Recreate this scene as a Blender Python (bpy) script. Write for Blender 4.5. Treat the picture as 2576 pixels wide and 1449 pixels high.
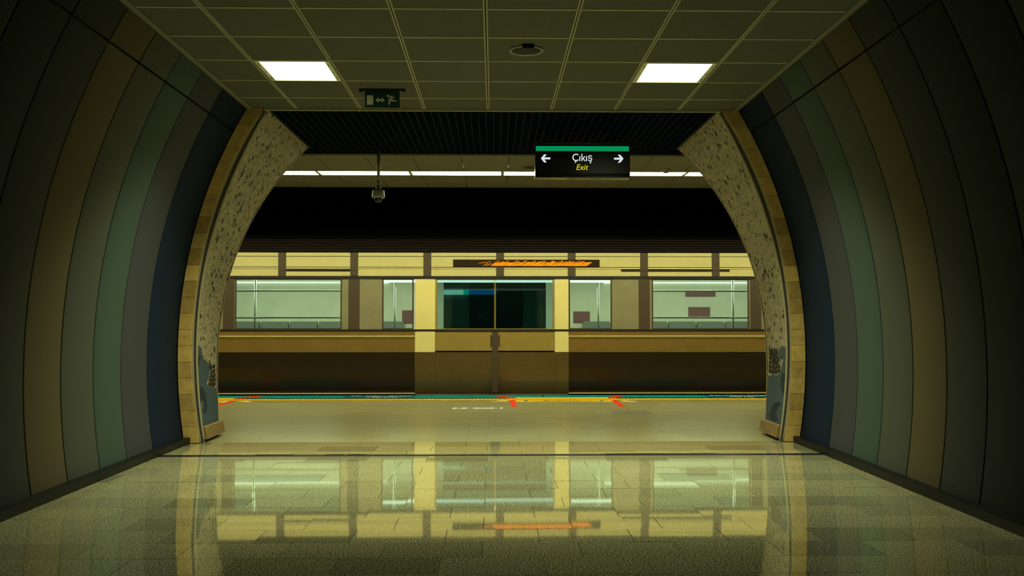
import bpy, bmesh, math, random
from mathutils import Vector, Matrix

# ------------------------------------------------------------------ camera, world, exposure
for o in list(bpy.data.objects):
    bpy.data.objects.remove(o, do_unlink=True)
SC = bpy.context.scene
COL = SC.collection
CAM_H = 1.16
cam_d = bpy.data.cameras.new('camera')
cam = bpy.data.objects.new('camera', cam_d)
COL.objects.link(cam)
cam_d.sensor_fit = 'HORIZONTAL'
cam_d.sensor_width = 36.0
cam_d.lens = 36.0 * 2340.0 / 2576.0
cam_d.clip_start = 0.05
cam.location = (0, 0, CAM_H)
cam.rotation_euler = (math.radians(90 + 1.8476), 0, math.radians(-1.1262))
SC.camera = cam

world = bpy.data.worlds.new('world')
SC.world = world
world.use_nodes = True
world.node_tree.nodes['Background'].inputs[0].default_value = (0.45, 0.65, 0.8, 1)
world.node_tree.nodes['Background'].inputs[1].default_value = 0.0015

vs = SC.view_settings
vs.view_transform = 'Standard'
vs.look = 'None'
vs.exposure = 0.0
vs.gamma = 1.0
vs.use_curve_mapping = False
SC.cycles.max_bounces = 10
SC.cycles.transparent_max_bounces = 16
SC.cycles.glossy_bounces = 5
SC.cycles.sample_clamp_indirect = 3.0

PANEL_W = 60.0        # louvred square lamps in the passage, watts each
PANEL_SPREAD = 108    # cut-off of their louvres, degrees
STRIP_L = 23.0        # fluorescent line over the platform edge
TRAIN_L = 14.0         # unseen fill tubes added inside the train
LAMP_COL = (0.93, 1.0, 0.60)
STRIP_COL = (1.0, 0.97, 0.53)

random.seed(11)

# ------------------------------------------------------------------ materials
def mat(name, col=(.5, .5, .5), rough=.6, metal=0.0, ior=1.5, emit=None, estr=0.0, coat=0.0, spec=.5):
    m = bpy.data.materials.new(name)
    m.use_nodes = True
    b = m.node_tree.nodes['Principled BSDF']
    b.inputs['Base Color'].default_value = (*col, 1)
    b.inputs['Roughness'].default_value = rough
    b.inputs['Metallic'].default_value = metal
    b.inputs['IOR'].default_value = ior
    b.inputs['Coat Weight'].default_value = coat
    b.inputs['Coat IOR'].default_value = 1.7
    b.inputs['Coat Roughness'].default_value = .03
    b.inputs['Specular IOR Level'].default_value = spec
    if emit:
        b.inputs['Emission Color'].default_value = (*emit, 1)
        b.inputs['Emission Strength'].default_value = estr
    return m

def nn(m, t, **kw):
    n = m.node_tree.nodes.new(t)
    for k, v in kw.items():
        setattr(n, k, v)
    return n

def lk(m, a, b):
    m.node_tree.links.new(a, b)

def ramp(m, fac, stops):
    r = nn(m, 'ShaderNodeValToRGB')
    e = r.color_ramp.elements
    while len(e) < len(stops):
        e.new(.5)
    for i, (p, c) in enumerate(stops):
        e[i].position = p
        e[i].color = (*c, 1)
    lk(m, fac, r.inputs[0])
    return r.outputs[0]

def mulcol(m, a, b, fac=1.0, mode='MULTIPLY'):
    x = nn(m, 'ShaderNodeMix', data_type='RGBA', blend_type=mode)
    x.inputs[0].default_value = fac
    for s, v in ((6, a), (7, b)):
        if isinstance(v, tuple):
            x.inputs[s].default_value = (*v, 1)
        else:
            lk(m, v, x.inputs[s])
    return x.outputs[2]

def noise_mat(name, stops, scale, rough=.6, ior=1.5, metal=0.0, detail=3, island=None, rough_var=0.0, bump=0.0, coat=0.0, spec=.5):
    """noise-coloured material, with an optional per-block tint range"""
    m = mat(name, rough=rough, ior=ior, metal=metal, coat=coat, spec=spec)
    b = m.node_tree.nodes['Principled BSDF']
    tc = nn(m, 'ShaderNodeTexCoord')
    n = nn(m, 'ShaderNodeTexNoise')
    n.inputs['Scale'].default_value = scale
    n.inputs['Detail'].default_value = detail
    n.inputs['Roughness'].default_value = .65
    lk(m, tc.outputs['Object'], n.inputs['Vector'])
    c = ramp(m, n.outputs['Fac'], stops)
    if island:
        g = nn(m, 'ShaderNodeNewGeometry')
        c = mulcol(m, c, ramp(m, g.outputs['Random Per Island'], island))
    lk(m, c, b.inputs['Base Color'])
    if rough_var:
        n2 = nn(m, 'ShaderNodeTexNoise')
        n2.inputs['Scale'].default_value = 1.3
        n2.inputs['Detail'].default_value = 4
        lk(m, tc.outputs['Object'], n2.inputs['Vector'])
        mr = nn(m, 'ShaderNodeMapRange')
        mr.inputs[1].default_value = .3
        mr.inputs[2].default_value = .7
        mr.inputs[3].default_value = max(0.02, rough - rough_var)
        mr.inputs[4].default_value = rough + rough_var
        lk(m, n2.outputs['Fac'], mr.inputs[0])
        lk(m, mr.outputs[0], b.inputs['Roughness'])
    if bump:
        bp = nn(m, 'ShaderNodeBump')
        bp.inputs['Strength'].default_value = bump
        bp.inputs['Distance'].default_value = .004
        lk(m, n.outputs['Fac'], bp.inputs['Height'])
        lk(m, bp.outputs[0], b.inputs['Normal'])
    return m

def glass_mat(name, tint, refl=.06, rough=.02):
    m = bpy.data.materials.new(name)
    m.use_nodes = True
    nt = m.node_tree
    nt.nodes.remove(nt.nodes['Principled BSDF'])
    t = nn(m, 'ShaderNodeBsdfTransparent')
    t.inputs[0].default_value = (*tint, 1)
    g = nn(m, 'ShaderNodeBsdfGlossy')
    g.inputs['Roughness'].default_value = rough
    lw = nn(m, 'ShaderNodeFresnel')
    lw.inputs[0].default_value = 1.45
    mx = nn(m, 'ShaderNodeMixShader')
    lk(m, lw.outputs[0], mx.inputs[0])
    lk(m, t.outputs[0], mx.inputs[1])
    lk(m, g.outputs[0], mx.inputs[2])
    lk(m, mx.outputs[0], nt.nodes['Material Output'].inputs[0])
    return m

def lamp_mat(name, col, strength):
    return mat(name, (.01, .01, .01), .5, emit=col, estr=strength, spec=.1)

GRAN_ISL = [(0, (.55, .57, .55)), (.12, (.72, .74, .70)), (.3, (.92, .92, .88)), (.75, (1, 1, .95)), (1, (1.0, .97, .88))]
M = {}
M['granite'] = noise_mat('polished_granite', [(.33, (.06, .06, .045)), (.45, (.24, .24, .175)), (.54, (.58, .57, .40)), (.65, (.90, .88, .65))],
                         105, rough=.04, ior=2.4, detail=2, island=GRAN_ISL, rough_var=.015, coat=.8)
M['granite_matte'] = noise_mat('flamed_granite', [(.33, (.14, .125, .062)), (.5, (.325, .298, .148)), (.66, (.50, .465, .235))],
                               95, rough=.28, ior=1.35, detail=2, island=[(0, (.86, .86, .86)), (1, (1, 1, 1))])
_b = M['granite'].node_tree.nodes['Principled BSDF']
_b.inputs['Specular Tint'].default_value = (1.0, .93, .66, 1)
_b.inputs['Coat Tint'].default_value = (1.0, .97, .82, 1)
M['grout'] = mat('dark_grout', (.022, .021, .017), .9)
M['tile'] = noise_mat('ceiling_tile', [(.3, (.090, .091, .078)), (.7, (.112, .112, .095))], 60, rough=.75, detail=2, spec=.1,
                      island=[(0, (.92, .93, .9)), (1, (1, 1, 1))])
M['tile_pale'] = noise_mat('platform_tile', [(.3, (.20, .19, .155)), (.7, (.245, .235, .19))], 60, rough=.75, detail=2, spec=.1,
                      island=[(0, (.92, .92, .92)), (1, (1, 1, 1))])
M['rail'] = mat('ceiling_rail_lit', (.33, .32, .235), .45, spec=.2)  # paler than the tiles: light caught by the rail lips is in the colour
M['trim'] = mat('ceiling_trim', (.17, .165, .13), .5, spec=.2)
M['black'] = mat('matt_black', (.006, .006, .007), .6, spec=.15)
M['void'] = mat('dark_concrete', (.011, .017, .022), .9, spec=.05)
M['base'] = mat('black_skirting', (.004, .005, .005), .5, spec=.15)
M['slat'] = mat('dark_slats', (.002, .008, .024), .5, spec=.06)
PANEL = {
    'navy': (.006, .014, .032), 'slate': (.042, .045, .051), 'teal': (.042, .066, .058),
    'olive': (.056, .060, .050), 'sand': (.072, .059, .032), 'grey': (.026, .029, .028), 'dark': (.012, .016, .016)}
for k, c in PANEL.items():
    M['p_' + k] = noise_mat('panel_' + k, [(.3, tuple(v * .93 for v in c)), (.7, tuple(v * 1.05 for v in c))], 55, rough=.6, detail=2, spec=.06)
M['stone'] = noise_mat('frame_stone', [(.28, (.42, .265, .085)), (.5, (.60, .40, .125)), (.72, (.70, .49, .17))], 14, rough=.6, detail=6,
                       island=[(0, (.55, .52, .48)), (.3, (.75, .74, .72)), (.6, (.95, .95, .9)), (1, (1.05, 1.02, .95))], bump=.25)
M['bead'] = mat('stone_bead', (.36, .30, .18), .45)
M['groove'] = mat('dark_groove', (.03, .024, .016), .8)
M['base_stone'] = noise_mat('base_stone', [(.3, (.20, .125, .045)), (.7, (.28, .185, .07))], 12, rough=.6, spec=.2, detail=5)
M['wave'] = noise_mat('wave_blue', [(.3, (.040, .072, .098)), (.7, (.056, .097, .125))], 70, rough=.5, spec=.2, detail=2)
M['wave_dark'] = noise_mat('wave_dark_blue', [(.3, (.012, .022, .042)), (.7, (.019, .032, .058))], 70, rough=.5, spec=.2, detail=2)
M['wave_light'] = noise_mat('wave_light_blue', [(.3, (.060, .095, .112)), (.7, (.085, .128, .14))], 70, rough=.5, spec=.2, detail=2)
M['bird'] = mat('bird_stone', (.010, .016, .024), .5, spec=.2)
M['pebble'] = noise_mat('dark_pebble', [(.3, (.008, .008, .007)), (.7, (.03, .027, .022))], 40, rough=.5, spec=.2)

def mosaic_mat():
    m = mat('mosaic', rough=.55, spec=.15)
    b = m.node_tree.nodes['Principled BSDF']
    tc = nn(m, 'ShaderNodeTexCoord')
    mp = nn(m, 'ShaderNodeMapping')
    mp.inputs['Scale'].default_value = (0.2, 1.0, .8)
    lk(m, tc.outputs['Object'], mp.inputs['Vector'])
    v = nn(m, 'ShaderNodeTexVoronoi', feature='F1')
    v.inputs['Scale'].default_value = 46
    lk(m, mp.outputs[0], v.inputs['Vector'])
    sx = nn(m, 'ShaderNodeSeparateColor')
    lk(m, v.outputs['Color'], sx.inputs[0])
    chips = ramp(m, sx.outputs[0], [(0, (.22, .18, .13)), (.35, (.38, .33, .23)), (.7, (.46, .41, .29)), (1, (.33, .28, .19))])
    e = nn(m, 'ShaderNodeTexVoronoi', feature='DISTANCE_TO_EDGE')
    e.inputs['Scale'].default_value = 46
    lk(m, mp.outputs[0], e.inputs['Vector'])
    grout = ramp(m, e.outputs['Distance'], [(.02, (.55, .52, .48)), (.09, (1, 1, 1))])
    c = mulcol(m, chips, grout)
    # large dark drops, longer than wide
    mp2 = nn(m, 'ShaderNodeMapping')
    mp2.inputs['Scale'].default_value = (0.2, .80, .92)
    nz = nn(m, 'ShaderNodeTexNoise')
    nz.inputs['Scale'].default_value = 30
    lk(m, tc.outputs['Object'], nz.inputs['Vector'])
    wob = nn(m, 'ShaderNodeMix', data_type='RGBA', blend_type='LINEAR_LIGHT')
    wob.inputs[0].default_value = .022
    lk(m, tc.outputs['Object'], wob.inputs[6])
    lk(m, nz.outputs['Color'], wob.inputs[7])
    lk(m, wob.outputs[2], mp2.inputs['Vector'])
    v2 = nn(m, 'ShaderNodeTexVoronoi', feature='F1')
    v2.inputs['Scale'].default_value = 16
    lk(m, mp2.outputs[0], v2.inputs['Vector'])
    s2 = nn(m, 'ShaderNodeSeparateColor')
    lk(m, v2.outputs['Color'], s2.inputs[0])
    size = nn(m, 'ShaderNodeMapRange')
    size.inputs[1].default_value = .12
    size.inputs[2].default_value = 1.0
    size.inputs[3].default_value = .10
    size.inputs[4].default_value = .38
    lk(m, s2.outputs[1], size.inputs[0])
    lt = nn(m, 'ShaderNodeMath', operation='LESS_THAN')
    lk(m, v2.outputs['Distance'], lt.inputs[0])
    lk(m, size.outputs[0], lt.inputs[1])
    dark = ramp(m, s2.outputs[2], [(0, (.012, .020, .030)), (.6, (.03, .025, .02)), (1, (.11, .08, .055))])
    mx = nn(m, 'ShaderNodeMix', data_type='RGBA')
    lk(m, lt.outputs[0], mx.inputs[0])
    lk(m, c, mx.inputs[6])
    lk(m, dark, mx.inputs[7])
    lk(m, mx.outputs[2], b.inputs['Base Color'])
    bp = nn(m, 'ShaderNodeBump')
    bp.inputs['Strength'].default_value = .3
    bp.inputs['Distance'].default_value = .003
    lk(m, e.outputs['Distance'], bp.inputs['Height'])
    lk(m, bp.outputs[0], b.inputs['Normal'])
    return m
M['mosaic'] = mosaic_mat()
M['jamb'] = noise_mat('jamb_cream', [(.3, (.84, .74, .30)), (.7, (.88, .78, .33))], 5, rough=.35, detail=3)
M['door'] = noise_mat('door_gold', [(.3, (.42, .30, .085)), (.7, (.48, .35, .10))], 4, rough=.32, metal=.3, detail=3)
M['panel_lamp'] = lamp_mat('panel_lamp', LAMP_COL, 2.6)
M['strip_lamp'] = lamp_mat('strip_lamp', STRIP_COL, STRIP_L)
M['lamp_frame'] = mat('lamp_frame', (.80, .80, .60), .4)
M['grille'] = mat('speaker_cloth', (.012, .012, .011), .8)
M['white_plastic'] = mat('white_plastic', (.34, .34, .28), .4)
M['grey_metal'] = mat('grey_metal', (.20, .20, .17), .4, metal=.3)
M['sign_green'] = mat('sign_green', (.006, .045, .030), .25)
M['sign_white'] = mat('pictogram_white', (.62, .66, .48), .5)
M['sign_black'] = mat('sign_black', (.006, .006, .007), .22)
M['sign_trim'] = mat('sign_trim', (.30, .29, .26), .2, metal=1)
M['lit_white'] = lamp_mat('lit_white', (.80, .90, .93), .85)
M['lit_yellow'] = lamp_mat('lit_yellow', (.86, .76, .02), .85)
M['lit_green'] = lamp_mat('lit_green', (.0, .38, .13), .72)
M['dome'] = mat('smoked_dome', (.01, .01, .01), .06, ior=1.5)
M['teal_paint'] = mat('teal_paint', (.0, .27, .33), .4, spec=.12)
M['blue_paint'] = mat('blue_paint', (.0, .12, .25), .4, spec=.12)
M['white_paint'] = mat('white_paint', (.78, .80, .70), .5, spec=.12)
M['red_paint'] = mat('red_paint', (.86, .035, .001), .45, spec=.12)
M['yellow_paint'] = mat('yellow_paint', (.72, .47, .02), .5, spec=.12)
M['pale_yellow'] = mat('pale_yellow', (.75, .60, .16), .5, spec=.12)
M['brown_ink'] = mat('brown_ink', (.16, .07, .01), .6)
M['green_ink'] = mat('green_ink', (.06, .14, .05), .6)
M['stain'] = mat('stain', (.14, .125, .085), .6)
# train
M['cream'] = noise_mat('train_cream', [(.3, (.62, .56, .255)), (.7, (.68, .61, .29))], 5, rough=.35, detail=3)
M['gold'] = noise_mat('train_gold', [(.3, (.30, .185, .045)), (.7, (.35, .22, .06))], 4, rough=.32, metal=.35, detail=3)
M['shaded_skirt'] = noise_mat('train_skirt_shaded', [(.3, (.030, .018, .010)), (.7, (.038, .023, .013))], 4, rough=.28, metal=.3, detail=3)  # shade of the tucked-in lower body put into the dark brown
M['shaded_kick'] = noise_mat('door_kick_shaded', [(.3, (.14, .095, .035)), (.7, (.17, .115, .045))], 4, rough=.28, metal=.3, detail=3)  # door and jamb feet, lower-body shade put into the colour
M['pillar'] = noise_mat('train_pillar', [(.3, (.30, .28, .175)), (.7, (.35, .33, .205))], 4, rough=.35, metal=.2, detail=3)
M['strap'] = mat('train_strap', (.085, .062, .04), .4)
M['gasket'] = mat('rubber', (.014, .011, .009), .6)
M['brass'] = mat('waist_trim', (.80, .62, .26), .25, metal=.6)
M['roof'] = mat('train_roof', (.006, .005, .005), .5, spec=.1)
M['rib'] = mat('roof_rib', (.019, .011, .007), .5, spec=.15)
M['glass'] = glass_mat('window_glass', (.86, .95, .88))
M['glass_dark'] = glass_mat('tinted_glass', (.62, .76, .74))
M['mint'] = noise_mat('interior_mint', [(.3, (.62, .64, .50)), (.7, (.70, .72, .57))], 3, rough=.5, detail=3)
M['seat'] = mat('seat_shell', (.18, .21, .19), .5)
M['maroon'] = mat('maroon_board', (.20, .085, .085), .5)
M['steel'] = mat('steel', (.62, .66, .60), .25, metal=.9)
M['train_fill_lamp'] = lamp_mat('train_fill_lamp', (.93, 1.0, .74), TRAIN_L)
M['tube_soft'] = lamp_mat('tube_soft', (.84, 1.0, .80), 1.5)
M['led'] = lamp_mat('orange_led', (1.0, .29, .0), 1.15)
M['led_bg'] = mat('display_black', (.03, .018, .008), .4, spec=.2)
M['navy_board'] = mat('navy_board', (.004, .012, .022), .4)
M['board_text'] = mat('board_text', (.10, .11, .12), .5)
M['blue_lit'] = lamp_mat('blue_lit', (.0, .05, .13), 2.6)
M['teal_lit'] = lamp_mat('teal_lit', (.0, .27, .18), 2.2)
M['mint_lit'] = lamp_mat('mint_lit', (.22, .36, .27), 2.8)
M['tunnel'] = noise_mat('tunnel_wall', [(.3, (.16, .21, .19)), (.7, (.21, .27, .24))], 3, rough=.8, detail=4)

# ------------------------------------------------------------------ mesh helpers
class MB:
    def __init__(s):
        s.v, s.f, s.sm = [], [], []
    def add(s, vs, fs, smooth=False):
        k = len(s.v)
        s.v += [tuple(p) for p in vs]
        s.f += [tuple(i + k for i in q) for q in fs]
        s.sm += [smooth] * len(fs)
        return s
    def box(s, x0, x1, y0, y1, z0, z1):
        vs = [(x, y, z) for z in (z0, z1) for y in (y0, y1) for x in (x0, x1)]
        return s.add(vs, [(0, 2, 3, 1), (4, 5, 7, 6), (0, 1, 5, 4), (2, 6, 7, 3), (0, 4, 6, 2), (1, 3, 7, 5)])
    def cbox(s, x0, x1, y0, y1, z0, z1, c):
        """box with chamfered edges (hull of three crossed boxes)"""
        bm = bmesh.new()
        for X0, X1, Y0, Y1, Z0, Z1 in ((x0, x1, y0 + c, y1 - c, z0 + c, z1 - c), (x0 + c, x1 - c, y0, y1, z0 + c, z1 - c), (x0 + c, x1 - c, y0 + c, y1 - c, z0, z1)):
            for x in (X0, X1):
                for y in (Y0, Y1):
                    for z in (Z0, Z1):
                        bm.verts.new((x, y, z))
        bmesh.ops.convex_hull(bm, input=bm.verts)
        bm.verts.index_update()
        s.add([v.co[:] for v in bm.verts], [[v.index for v in f.verts] for f in bm.faces])
        bm.free()
        return s
    def prism(s, poly, a, b, fn):
        """2D outline swept from a to b; fn(u, v, w) -> xyz.  The caps are triangulated."""
        n = len(poly)
        from mathutils.geometry import tessellate_polygon
        tris = tessellate_polygon([[Vector((u, v, 0)) for u, v in poly]])
        vs = [fn(u, v, a) for u, v in poly] + [fn(u, v, b) for u, v in poly]
        fs = [(i, (i + 1) % n, (i + 1) % n + n, i + n) for i in range(n)]
        fs += [tuple(t) for t in tris] + [tuple(i + n for i in reversed(t)) for t in tris]
        return s.add(vs, fs)
    def strip(s, poly, x0, x1):
        """open polyline of (y, z) swept along x"""
        vs = [(x0, y, z) for y, z in poly] + [(x1, y, z) for y, z in poly]
        n = len(poly)
        return s.add(vs, [(i, i + 1, i + 1 + n, i + n) for i in range(n - 1)])
    def lathe(s, prof, c, seg=24, ax='z', smooth=True):
        vs, fs = [], []
        for r, h in prof:
            for k in range(seg):
                a = 2 * math.pi * k / seg
                p = (r * math.cos(a), r * math.sin(a), h)
                if ax == 'y':
                    p = (p[0], p[2], p[1])
                vs.append((c[0] + p[0], c[1] + p[1], c[2] + p[2]))
        for i in range(len(prof) - 1):
            for k in range(seg):
                k2 = (k + 1) % seg
                fs.append((i * seg + k, i * seg + k2, (i + 1) * seg + k2, (i + 1) * seg + k))
        fs.append(tuple(range(seg))[::-1])
        fs.append(tuple((len(prof) - 1) * seg + k for k in range(seg)))
        return s.add(vs, fs, smooth)
    def tube(s, pts, r, seg=10):
        vs, fs = [], []
        pts = [Vector(p) for p in pts]
        for i, p in enumerate(pts):
            d = (pts[min(i + 1, len(pts) - 1)] - pts[max(i - 1, 0)]).normalized()
            u = d.orthogonal().normalized() if abs(d.y) > .9 else d.cross(Vector((0, 1, 0))).normalized()
            w = d.cross(u).normalized()
            for k in range(seg):
                a = 2 * math.pi * k / seg
                vs.append(p + (u * math.cos(a) + w * math.sin(a)) * r)
        for i in range(len(pts) - 1):
            for k in range(seg):
                k2 = (k + 1) % seg
                fs.append((i * seg + k, i * seg + k2, (i + 1) * seg + k2, (i + 1) * seg + k))
        fs.append(tuple(range(seg))[::-1])
        fs.append(tuple((len(pts) - 1) * seg + k for k in range(seg)))
        return s.add(vs, fs, True)
    def grid(s, rows, smooth=True):
        n, w = len(rows), len(rows[0])
        vs = [p for r in rows for p in r]
        fs = [(i * w + j, i * w + j + 1, (i + 1) * w + j + 1, (i + 1) * w + j) for i in range(n - 1) for j in range(w - 1)]
        return s.add(vs, fs, smooth)
    def build(s, name, m, parent=None, fix=True):
        me = bpy.data.meshes.new(name)
        off = world_loc(parent)
        me.from_pydata([(p[0] - off[0], p[1] - off[1], p[2] - off[2]) for p in s.v], [], s.f)
        me.polygons.foreach_set('use_smooth', s.sm)
        if fix:
            bm = bmesh.new()
            bm.from_mesh(me)
            bmesh.ops.recalc_face_normals(bm, faces=bm.faces)
            bm.to_mesh(me)
            bm.free()
        me.materials.append(m)
        me.update()
        o = bpy.data.objects.new(name, me)
        COL.objects.link(o)
        if parent:
            o.parent = parent
        return o

def world_loc(o):
    t = Vector((0, 0, 0))
    while o is not None:
        t += o.location
        o = o.parent
    return t

def tag(o, label, cat, group=None, kind=None):
    o['label'] = label
    o['category'] = cat
    if group:
        o['group'] = group
    if kind:
        o['kind'] = kind
    return o

def thing(name, label, cat, loc, group=None, kind=None):
    o = bpy.data.objects.new(name, None)
    COL.objects.link(o)
    o.location = loc
    o.empty_display_size = .1
    return tag(o, label, cat, group, kind)

def copy_tree(o, parent=None):
    c = o.copy()
    COL.objects.link(c)
    c.parent = parent
    for ch in list(o.children):
        copy_tree(ch, c)
    return c

def text_mb(s, box, fn, thick=.001, shear=0.0, spacing=1.0, bold=0.0):
    """lettering fitted into box = (u0, u1, v0, v1); fn(u, v, w) -> xyz"""
    cu = bpy.data.curves.new('lettering', 'FONT')
    cu.body = s
    cu.shear = shear
    cu.offset = bold
    cu.space_character = spacing
    cu.resolution_u = 4
    ob = bpy.data.objects.new('lettering', cu)
    COL.objects.link(ob)
    bpy.context.view_layer.update()
    dg = bpy.context.evaluated_depsgraph_get()
    me = bpy.data.meshes.new_from_object(ob.evaluated_get(dg))
    xs = [v.co.x for v in me.vertices]
    ys = [v.co.y for v in me.vertices]
    u0, u1, v0, v1 = box
    sx = (u1 - u0) / (max(xs) - min(xs))
    sy = (v1 - v0) / (max(ys) - min(ys))
    P = [((v.co.x - min(xs)) * sx + u0, (v.co.y - min(ys)) * sy + v0) for v in me.vertices]
    mb = MB()
    mb.add([fn(u, v, thick) for u, v in P], [tuple(p.vertices) for p in me.polygons])
    bpy.data.objects.remove(ob)
    bpy.data.curves.remove(cu)
    bpy.data.meshes.remove(me)
    return mb

def poly(co, z):
    return sum(c * z ** (len(co) - 1 - i) for i, c in enumerate(co))

# measured half-profiles of the passage and of the arch, x as a function of height
def X_out(z): return poly((-.0015795, .0035316, -.1059131, .1690542, 2.8661381), z)
def X_in(z): return poly((-.0029080, .0075844, -.1125918, .1887285, 2.7177507), z)
def X_mos(z): return poly((.0033951, -.0262209, -.0581789, .1546046, 2.7019330), z)
def Y_far(z): return poly((-.0054384, .0961934, -.2008948, .3192194, 9.2614866), z)

CEIL = 3.13
Y0 = -1.6           # the passage is built this far behind the camera
YJ = 8.70           # face of the arch
YE = 14.06          # platform edge
XP = 7.6            # half length of platform built

# ------------------------------------------------------------------ floors
def tile_floor(name, m, x0, x1, rows, pitch, shift, gap, tilt, label):
    mb, gr = MB(), MB()
    for k, (ya, yb, par) in enumerate(rows):
        off = shift[par]
        n0 = math.floor((x0 - off) / pitch)
        x = off + n0 * pitch
        while x < x1:
            a, b = max(x, x0), min(x + pitch, x1)
            if b - a > .02:
                dz = random.gauss(0, .0002)
                tx, ty = random.gauss(0, tilt), random.gauss(0, tilt)
                c = .0004
                A, B, C, D = a + gap / 2, b - gap / 2, ya + gap * .45, yb - gap * .45
                cx_, cy_ = (A + B) / 2, (C + D) / 2
                def z(px, py): return dz + (px - cx_) * tx + (py - cy_) * ty
                top = [(A + c, C + c), (B - c, C + c), (B - c, D - c), (A + c, D - c)]
                low = [(A, C), (B, C), (B, D), (A, D)]
                vs = [(p[0], p[1], z(*p)) for p in top] + [(p[0], p[1], z(*p) - .003) for p in low]
                mb.add(vs, [(0, 1, 2, 3)] + [(i, i + 4, (i + 1) % 4 + 4, (i + 1) % 4) for i in range(4)])
            x += pitch
    o = mb.build(name, m, fix=False)
    tag(o, label, 'floor', kind='structure')
    ya, yb = min(r[0] for r in rows), max(r[1] for r in rows)
    gr.box(x0, x1, ya, yb, -.12, -.0028)
    gr.build('grout_bed', M['grout'], o)
    return o

rows = []
k = -20
while True:
    ya = 4.25 + .3013 * k
    yb = ya + .3013
    if ya > 8.6:
        break
    if yb > Y0:
        if 7.80 < ya < 7.90:      # course beside the expansion joint
            rows.append((ya + .11, yb, (k + 1) % 2))
        else:
            rows.append((ya, yb, (k + 1) % 2))
    k += 1
tile_floor('floor', M['granite'], -2.90, 2.90, rows, .4935, (-.056, -.2535), .0030, .0010,
           'polished speckled granite floor slabs of the passage mirroring the train')
rows2 = []
y = rows[-1][1]
k2 = 0
while y < 13.0:
    rows2.append((y, min(y + .3013, 13.12), k2 % 2))
    y += .3013
    k2 += 1
tile_floor('platform_floor', M['granite_matte'], -XP, XP, rows2, .4935, (-.2535, -.056), .0013, .0004,
           'dull brown granite platform floor between the arches and yellow strip')
mb = MB()
mb.box(-XP, XP, 13.12, YE, -.12, -.001)
mb.box(-XP, XP, YE - .10, YE, -1.10, -.12)
tag(mb.build('trim_1', M['black']), 'black platform edge slab under the teal and yellow strips', 'platform edge', kind='structure')
mb = MB()
mb.box(-2.84, 2.84, 7.885, 7.952, -.010, -.0015)
j = mb.build('trim_2', M['black'])
tag(j, 'dark expansion joint crossing the passage floor near the arches', 'floor joint', kind='structure')
mb = MB()
mb.box(-2.84, 2.84, 7.952, 7.964, -.010, .0012)
for xa, xb in ((-2.02, -1.70), (-1.42, -1.27), (-1.24, -1.08), (.95, 1.9)):
    mb.prism([(xa, 7.962), ((xa + xb) / 2, 7.956), (xb, 7.962), ((xa + xb) / 2, 7.982)], -.003, .0035, lambda u, v, w: (u, v, w))
mb.build('joint_cover', M['sign_trim'], j)

# ------------------------------------------------------------------ passage walls
def wall(side, name, seams, label):
    mb = MB()
    zs = [i * 3.2 / 22 for i in range(23)]
    mb.grid([[(side * (X_out(z) + .03), y, z) for z in zs] for y in (Y0, YJ + .05)])
    w = mb.build(name, M['black'])
    tag(w, label, 'wall', kind='structure')
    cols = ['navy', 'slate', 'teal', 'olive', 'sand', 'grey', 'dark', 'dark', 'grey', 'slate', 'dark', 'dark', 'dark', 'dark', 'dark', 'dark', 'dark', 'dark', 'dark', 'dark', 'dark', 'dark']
    ys = [YJ] + seams
    while ys[-1] > Y0 + .5:
        ys.append(ys[-1] - .502)
    for i in range(len(ys) - 1):
        yb, ya = ys[i] - .005, ys[i + 1] + .005
        for part, (z0, z1) in enumerate(((.055, 2.903), (2.917, 3.16))):
            n = 26 if part == 0 else 4
            g = []
            for q in range(n + 1):
                z = z0 + (z1 - z0) * q / n
                row = []
                for y, d in ((ya, .024), (ya, .006), (ya + .003, .0015), (ya + .008, 0), (yb - .008, 0), (yb - .003, .0015), (yb, .006), (yb, .024)):
                    row.append((side * (X_out(z) + d), y, z))
                g.append(row)
            p = MB().grid(g)
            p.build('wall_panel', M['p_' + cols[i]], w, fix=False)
    mb = MB()
    mb.box(min(side * 2.80, side * 2.90), max(side * 2.80, side * 2.90), Y0, YJ - .02, -.002, .058)
    b = mb.build('baseboard_' + name.split('_')[1], M['base'])
    tag(b, 'black skirting along the foot of the %s passage wall' % name.split('_')[1], 'skirting', kind='structure')
    return w
wall(-1, 'wall_left', [7.955, 7.40, 6.895, 6.38, 5.88, 5.365], 'curved passage wall of tall grey, sand and navy panels on the left')
wall(1, 'wall_right', [7.972, 7.465, 6.973, 6.471, 5.985, 5.49], 'curved passage wall of tall grey, sand and navy panels on the right')

# ------------------------------------------------------------------ passage ceiling
TX0, TP = -.0545, .5985
mb, rl = MB(), MB()
xs = [TX0 + TP * i for i in range(-4, 5)]
xs = [-2.30] + [x for x in xs if abs(x) < 2.25] + [2.30]
RY = 5.878
ysr = [RY + .604 * i for i in range(-13, 5)] + [8.70]
lights_at = [(-1.2525, 7.094, 'L'), (1.0, 7.094, 'R')]
def is_light(xa, ya):
    return abs(ya - 7.086) < .05 and (abs(xa + 1.8500) < .06 or abs(xa - 1.1425) < .06)
light_cells = []
for i in range(len(xs) - 1):
    for q in range(len(ysr) - 1):
        xa, xb, ya, yb = xs[i], xs[i + 1], ysr[q], ysr[q + 1]
        if is_light(xa, ya):
            light_cells.append((xa, xb, ya, yb))
            continue
        mb.box(xa + .003, xb - .003, ya + .002, yb - .002, CEIL, CEIL + .02)
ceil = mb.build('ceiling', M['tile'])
tag(ceil, 'passage ceiling of square grey tiles with two lit panels', 'ceiling', kind='structure')
for x in xs[1:-1]:
    rl.box(x - .015, x - .0035, Y0, 8.70, CEIL - .007, CEIL + .01)
    rl.box(x + .0035, x + .015, Y0, 8.70, CEIL - .007, CEIL + .01)
rl.build('long_rails', M['rail'], ceil)
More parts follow.
